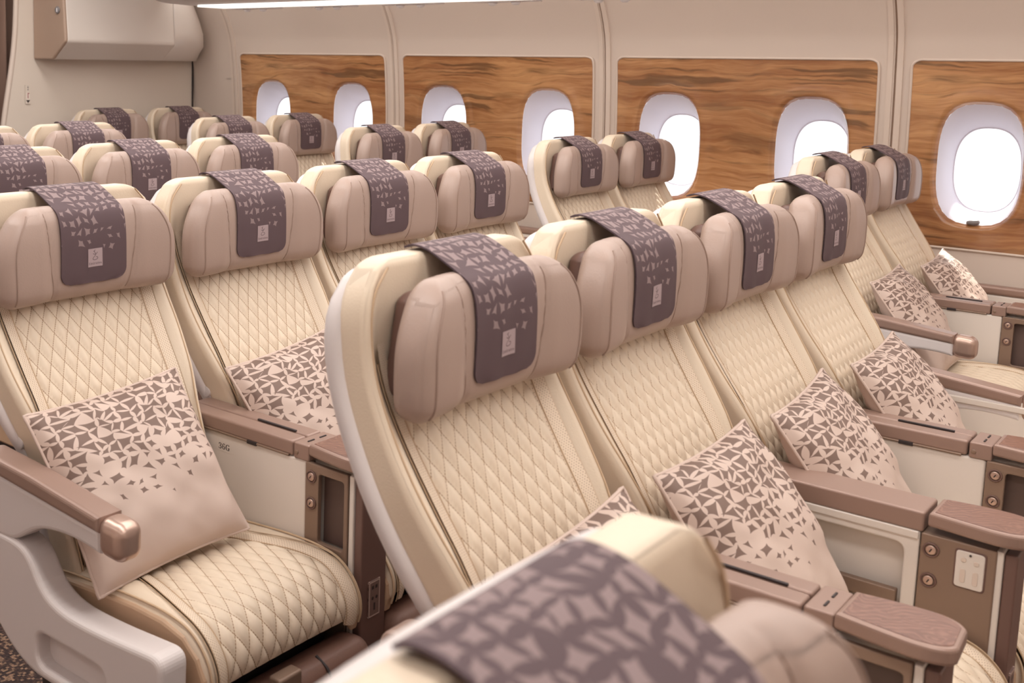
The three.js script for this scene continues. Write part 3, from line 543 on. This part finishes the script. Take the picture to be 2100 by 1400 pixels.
// consoles
const C = {};
{
  const hole = (sh, ...a) => { sh.holes.push(rrect(...a, THREE.Path)); return sh; };
  C.panelA = rbox(0.086, 0.52, 0.375, 0.006, [1, 1, 1], 2).translate(0, 0.395, 0.348);
  C.lidA = [rbox(0.044, 0.032, 0.34, 0.006, [1, 1, 1], 3).translate(-0.0235, 0.672, 0.33), rbox(0.044, 0.032, 0.34, 0.006, [1, 1, 1], 3).translate(0.0235, 0.672, 0.33)];
  C.lidSlot = rbox(0.006, 0.004, 0.11, 0.001).translate(0.004, 0.6885, 0.41);
  C.hingeRod = tube([[-0.0445, 0.656, 0.17], [-0.0445, 0.656, 0.33], [-0.0445, 0.656, 0.49]], 0.0028, 6);
  C.hingeClip = rbox(0.004, 0.008, 0.028, 0.001).translate(-0.0455, 0.6555, 0.385);
  C.block = rbox(0.092, 0.034, 0.042, 0.004, [1, 1, 1], 2).translate(0, 0.671, 0.524);
  C.blockSlot = [-0.018, 0.018].map((x) => rbox(0.020, 0.003, 0.0035, 0.001).translate(x, 0.6885, 0.526));
  C.screw = at(new THREE.LatheGeometry([[0, 0.0015], [0.004, 0.0015], [0.005, 0]].map((q) => new THREE.Vector2(...q)), 16), -0.0465, 0.668, 0.512, 0, 0, Math.PI / 2);
  const tr = new THREE.Shape(); tr.moveTo(-0.046, 0); tr.lineTo(0.046, 0); tr.quadraticCurveTo(0.056, 0.05, 0.058, 0.09); tr.quadraticCurveTo(0.06, 0.135, 0.03, 0.148); tr.lineTo(-0.035, 0.152); tr.quadraticCurveTo(-0.062, 0.145, -0.060, 0.095); tr.quadraticCurveTo(-0.055, 0.05, -0.046, 0);
  const flat = (sh, h, bev, y, s = 1) => { const g = ext(sh, h, bev, 3, 10); g.translate(0, 0, bev); g.scale(s, s, 1); g.rotateX(Math.PI / 2); g.translate(0, y, 0.546); return g; };
  C.trayRim = flat(tr, 0.026, 0.006, 0.693);
  const tw = new THREE.Shape(); tw.moveTo(-0.040, 0.008); tw.lineTo(0.040, 0.008); tw.quadraticCurveTo(0.049, 0.05, 0.051, 0.09); tw.quadraticCurveTo(0.052, 0.128, 0.027, 0.141); tw.lineTo(-0.032, 0.145); tw.quadraticCurveTo(-0.054, 0.138, -0.053, 0.095); tw.quadraticCurveTo(-0.048, 0.05, -0.040, 0.008);
  C.trayWood = flat(tw, 0.004, 0.001, 0.6942); boxUV(C.trayWood); { const uv = C.trayWood.attributes.uv; for (let i = 0; i < uv.count; i++) uv.setXY(i, uv.getX(i) * 5, uv.getY(i) * 5); }
  C.endA = side(hole(rrect(0.537, 0.13, 0.648, 0.655, 0.004), 0.572, 0.495, 0.638, 0.637, 0.008), -0.047, 0.012, 0.002);
  C.endCore = rbox(0.062, 0.525, 0.11, 0.004, [1, 1, 1], 2).translate(0.012, 0.392, 0.5925);
  C.cubbyBack = rbox(0.004, 0.15, 0.075, 0.001).translate(-0.021, 0.565, 0.605);
  C.edgeStrip = rbox(0.088, 0.525, 0.012, 0.003, [1, 1, 1], 2).translate(0, 0.392, 0.655);
  C.post = rbox(0.080, 0.65, 0.02, 0.004, [1, 1, 1], 2).translate(0, 0.327, 0.671);
  C.foot = rbox(0.084, 0.135, 0.46, 0.006, [1, 1, 1], 2).translate(0, 0.0675, 0.43);
  C.knobRing = at(new THREE.TorusGeometry(0.0115, 0.0016, 8, 32), -0.0485, 0, 0, 0, Math.PI / 2, 0);
  C.knob = at(new THREE.LatheGeometry([[0, 0.004], [0.007, 0.0038], [0.0085, 0.002], [0.0088, -0.001]].map((q) => new THREE.Vector2(...q)), 28), -0.0475, 0, 0, 0, 0, Math.PI / 2);
  C.knobMark = rbox(0.001, 0.007, 0.0022, 0.0004).rotateX(0.5).translate(-0.0517, 0, 0);
  C.outlet = new THREE.BoxGeometry(0.036, 0.075, 0.004).translate(0, 0.40, 0.682);
  C.outletFace = canvasTex(64, 128, (c, w, h) => { c.fillStyle = 'rgb(120,94,86)'; c.fillRect(0, 0, w, h); c.strokeStyle = 'rgb(196,172,160)'; c.lineWidth = 4; c.strokeRect(4, 4, w - 8, h - 8); c.fillStyle = 'rgb(50,38,36)'; c.fillRect(16, 18, 12, 12); c.fillRect(36, 18, 12, 12); c.beginPath(); c.arc(22, 62, 6, 0, 7); c.arc(44, 62, 6, 0, 7); c.fill(); c.fillRect(28, 80, 9, 26); });
  C.panelB = rbox(0.05, 0.52, 0.375, 0.004, [1, 1, 1], 2).translate(0.012, 0.395, 0.348);
  C.frameB = side(hole(rrect(0.165, 0.42, 0.535, 0.655, 0.006), 0.19, 0.44, 0.512, 0.626, 0.02), -0.044, 0.028, 0.003);
  C.frameLedge = rbox(0.006, 0.014, 0.37, 0.002).translate(-0.045, 0.647, 0.348);
  C.lipB = rbox(0.016, 0.028, 0.28, 0.003).translate(-0.037, 0.522, 0.365);
  C.lidB = rbox(0.092, 0.036, 0.365, 0.005, [1, 1, 1], 3).translate(0, 0.672, 0.357);
  C.endB = rbox(0.094, 0.525, 0.115, 0.003, [1, 1, 1], 2).translate(0, 0.392, 0.5945);
  C.remote = side(rrect(0.593, 0.578, 0.636, 0.642, 0.006), -0.0505, 0.005, 0.0015);
  C.remoteRim = side(rrect(0.5905, 0.5755, 0.6385, 0.6445, 0.007), -0.0485, 0.003, 0.001);
  C.remBtn = [[0.605, 0.627, 0.004, 0.004], [0.624, 0.625, 0.004, 0.004], [0.605, 0.599, 0.004, 0.012], [0.624, 0.598, 0.004, 0.012]].map(([z, y, a, b]) => side(rrect(z - a, y - b, z + a, y + b, 0.0038), -0.0518, 0.002, 0.0005));
  C.remDot = at(new THREE.LatheGeometry([[0, 0.001], [0.0018, 0.001], [0.002, 0]].map((q) => new THREE.Vector2(...q)), 12), -0.0508, 0.637, 0.6145, 0, 0, Math.PI / 2);
}
const outletMat = new THREE.MeshStandardMaterial({ map: C.outletFace, roughness: 0.5 });
function makeConsole(type, label, pos, text) {
  const t = thing('seat_console', label, 'console', 'consoles between the seats', pos);
  const fr = part('front_post', C.post, M.post, t, 'dark brown front post'); part('power_outlet', C.outlet, outletMat, fr);
  part('foot', C.foot, M.post, t); part('edge_strip', C.edgeStrip, M.panel, t);
  const tr = part('tray_rim', C.trayRim, M.bronze, t); part('wood_inlay', C.trayWood, M.tray, tr, 'glossy brown wood tray top');
  let end;
  if (type === 'A') {
    const p = part('side_panel', C.panelA, M.panel, t);
    if (text) part('seat_number', new THREE.PlaneGeometry(0.056, 0.021).rotateY(-Math.PI / 2).translate(-0.0436, 0.625, 0.300), new THREE.MeshStandardMaterial({ map: textTex(text), roughness: 0.5 }), p, 'printed seat number');
    for (const g of C.lidA) { part('lid', g, M.bronze, t); }
    part('lid_slot', C.lidSlot, M.dark, t); const hr = part('hinge_rod', C.hingeRod, M.bronzeDark, t); part('hinge_clip', C.hingeClip, M.dark, hr);
    const bl = part('hinge_block', C.block, M.bronze, t); for (const g of C.blockSlot) part('slot', g, M.dark, bl); part('screw', C.screw, M.bronzeDark, bl);
    end = part('end_panel', C.endA, M.bronzeDark, t, 'bronze end panel with storage cubby'); part('core', C.endCore, M.panel, end); part('cubby_back', C.cubbyBack, M.cubby, end);
  } else {
    part('side_panel', C.panelB, M.panel, t); const fb = part('recess_frame', C.frameB, M.panel, t); part('ledge', C.frameLedge, M.panel, fb); part('retaining_lip', C.lipB, M.bronzeDark, fb);
    part('lid', C.lidB, M.bronze, t);
    end = part('end_panel', C.endB, M.bronzeDark, t, 'bronze end panel with handset'); part('handset_rim', C.remoteRim, M.post, end); part('handset', C.remote, M.panel, end, 'pale remote handset');
    for (const g of C.remBtn) part('handset_button', g, M.trim, end); part('handset_led', C.remDot, M.dark, end);
  }
  for (const y of [0.628, 0.573]) { for (const [g, m, n] of [[C.knobRing, M.post, 'button_ring'], [C.knob, M.bronzeCap, 'seat_button'], [C.knobMark, M.dark, 'button_mark']]) { const q = part(n, g, m, end); q.position.set(0, y, 0.5545); } }
  return t;
}

// ---------------------------------------------------------------- the rows
const P = 0.99, rowC = ['nearest centre row', 'second centre row', 'third centre row', 'fourth centre row'], rowW = ['first window pair', 'second window pair', 'third window pair', 'fourth window pair', 'last window pair'];
const colC = { G: [-0.75, 'at the left aisle'], F: [-0.25, 'second from the left aisle'], E: [0.25, 'third from the left aisle'], D: [0.75, 'at the right aisle'] };
const colW = { C: [1.944, 'on the aisle side'], A: [2.489, 'on the window side'] };
const ZO = -0.292, YP = -0.015;
for (let r = 0; r < 4; r++) for (const c of 'GFED') {
  if ((r === 2 && c === 'G') || (r === 3 && 'GF'.includes(c))) continue;
  const [x, w] = colC[c], pos = [x, 0, -r * P], where = `in the ${rowC[r]}, ${w}`;
  makeSeat(`cream quilted leather seat ${where}`, 'seats of the centre rows', pos, c === 'G' ? ['L'] : c === 'D' ? ['R', 'panel'] : []);
  makeCover(`plum headrest cover on the seat ${where}`, pos);
}
for (let r = 0; r < 5; r++) for (const c of 'CA') {
  const [x, w] = colW[c], pos = [x, YP, ZO - r * P], where = `in the ${rowW[r]}, ${w}`;
  makeSeat(`cream quilted leather seat ${where}`, 'seats of the window pairs', pos, c === 'C' ? ['L'] : ['rail']);
  makeCover(`plum headrest cover on the seat ${where}`, pos);
}
{ const pos = [-1.68, -0.008, ZO + P - 0.006]; makeSeat('blurred cream leather seat in the immediate foreground, cut by the bottom edge', 'seats of the left window pairs', pos, ['R']); makeCover('large blurred plum headrest cover in the immediate foreground', pos); }

const pil = (x, y, z, where, roll, turn = 0, tilt = -0.62) => makePillow(`patterned beige pillow on the seat ${where}`, [x, y, z], tilt, roll, turn);
pil(-0.815, 0.648, -P + 0.345, 'in the second centre row, at the left aisle', 0.10, -0.12);
pil(-0.285, 0.648, -P + 0.345, 'in the second centre row, second from the left aisle', 0.14, -0.10);
pil(-0.76, 0.645, 0.345, 'in the nearest centre row, at the left aisle', 0.08, -0.05);
pil(-0.285, 0.648, 0.345, 'in the nearest centre row, second from the left aisle', 0.05, -0.05);
pil(0.205, 0.648, 0.345, 'in the nearest centre row, third from the left aisle', 0.07, 0.02);
pil(0.71, 0.648, 0.345, 'in the nearest centre row, at the right aisle', 0.05, 0.0);
pil(1.90, 0.635, ZO + 0.345, 'in the first window pair, on the aisle side', 0.05);
pil(2.46, 0.625, ZO + 0.355, 'in the first window pair, on the window side', 0.07);

for (let r = 0; r < 3; r++) {
  const z = -r * P, w = rowC[r];
  if (r < 2) makeConsole('A', `bronze-topped console with split lid between first and second seats of the ${w}`, [-0.5, 0, z], r === 1 ? '36G' : null);
  makeConsole('B', `bronze-topped console with open side recess between middle seats of the ${w}`, [0, 0, z]);
  makeConsole('A', `bronze-topped console with split lid between third and fourth seats of the ${w}`, [0.5, 0, z]);
}
for (let r = 0; r < 3; r++) makeConsole('A', `bronze-topped console with split lid between the seats of the ${rowW[r]}`, [2.2165, YP, ZO - r * P], r === 0 ? '36C' : null);

renderer.render(scene, camera);
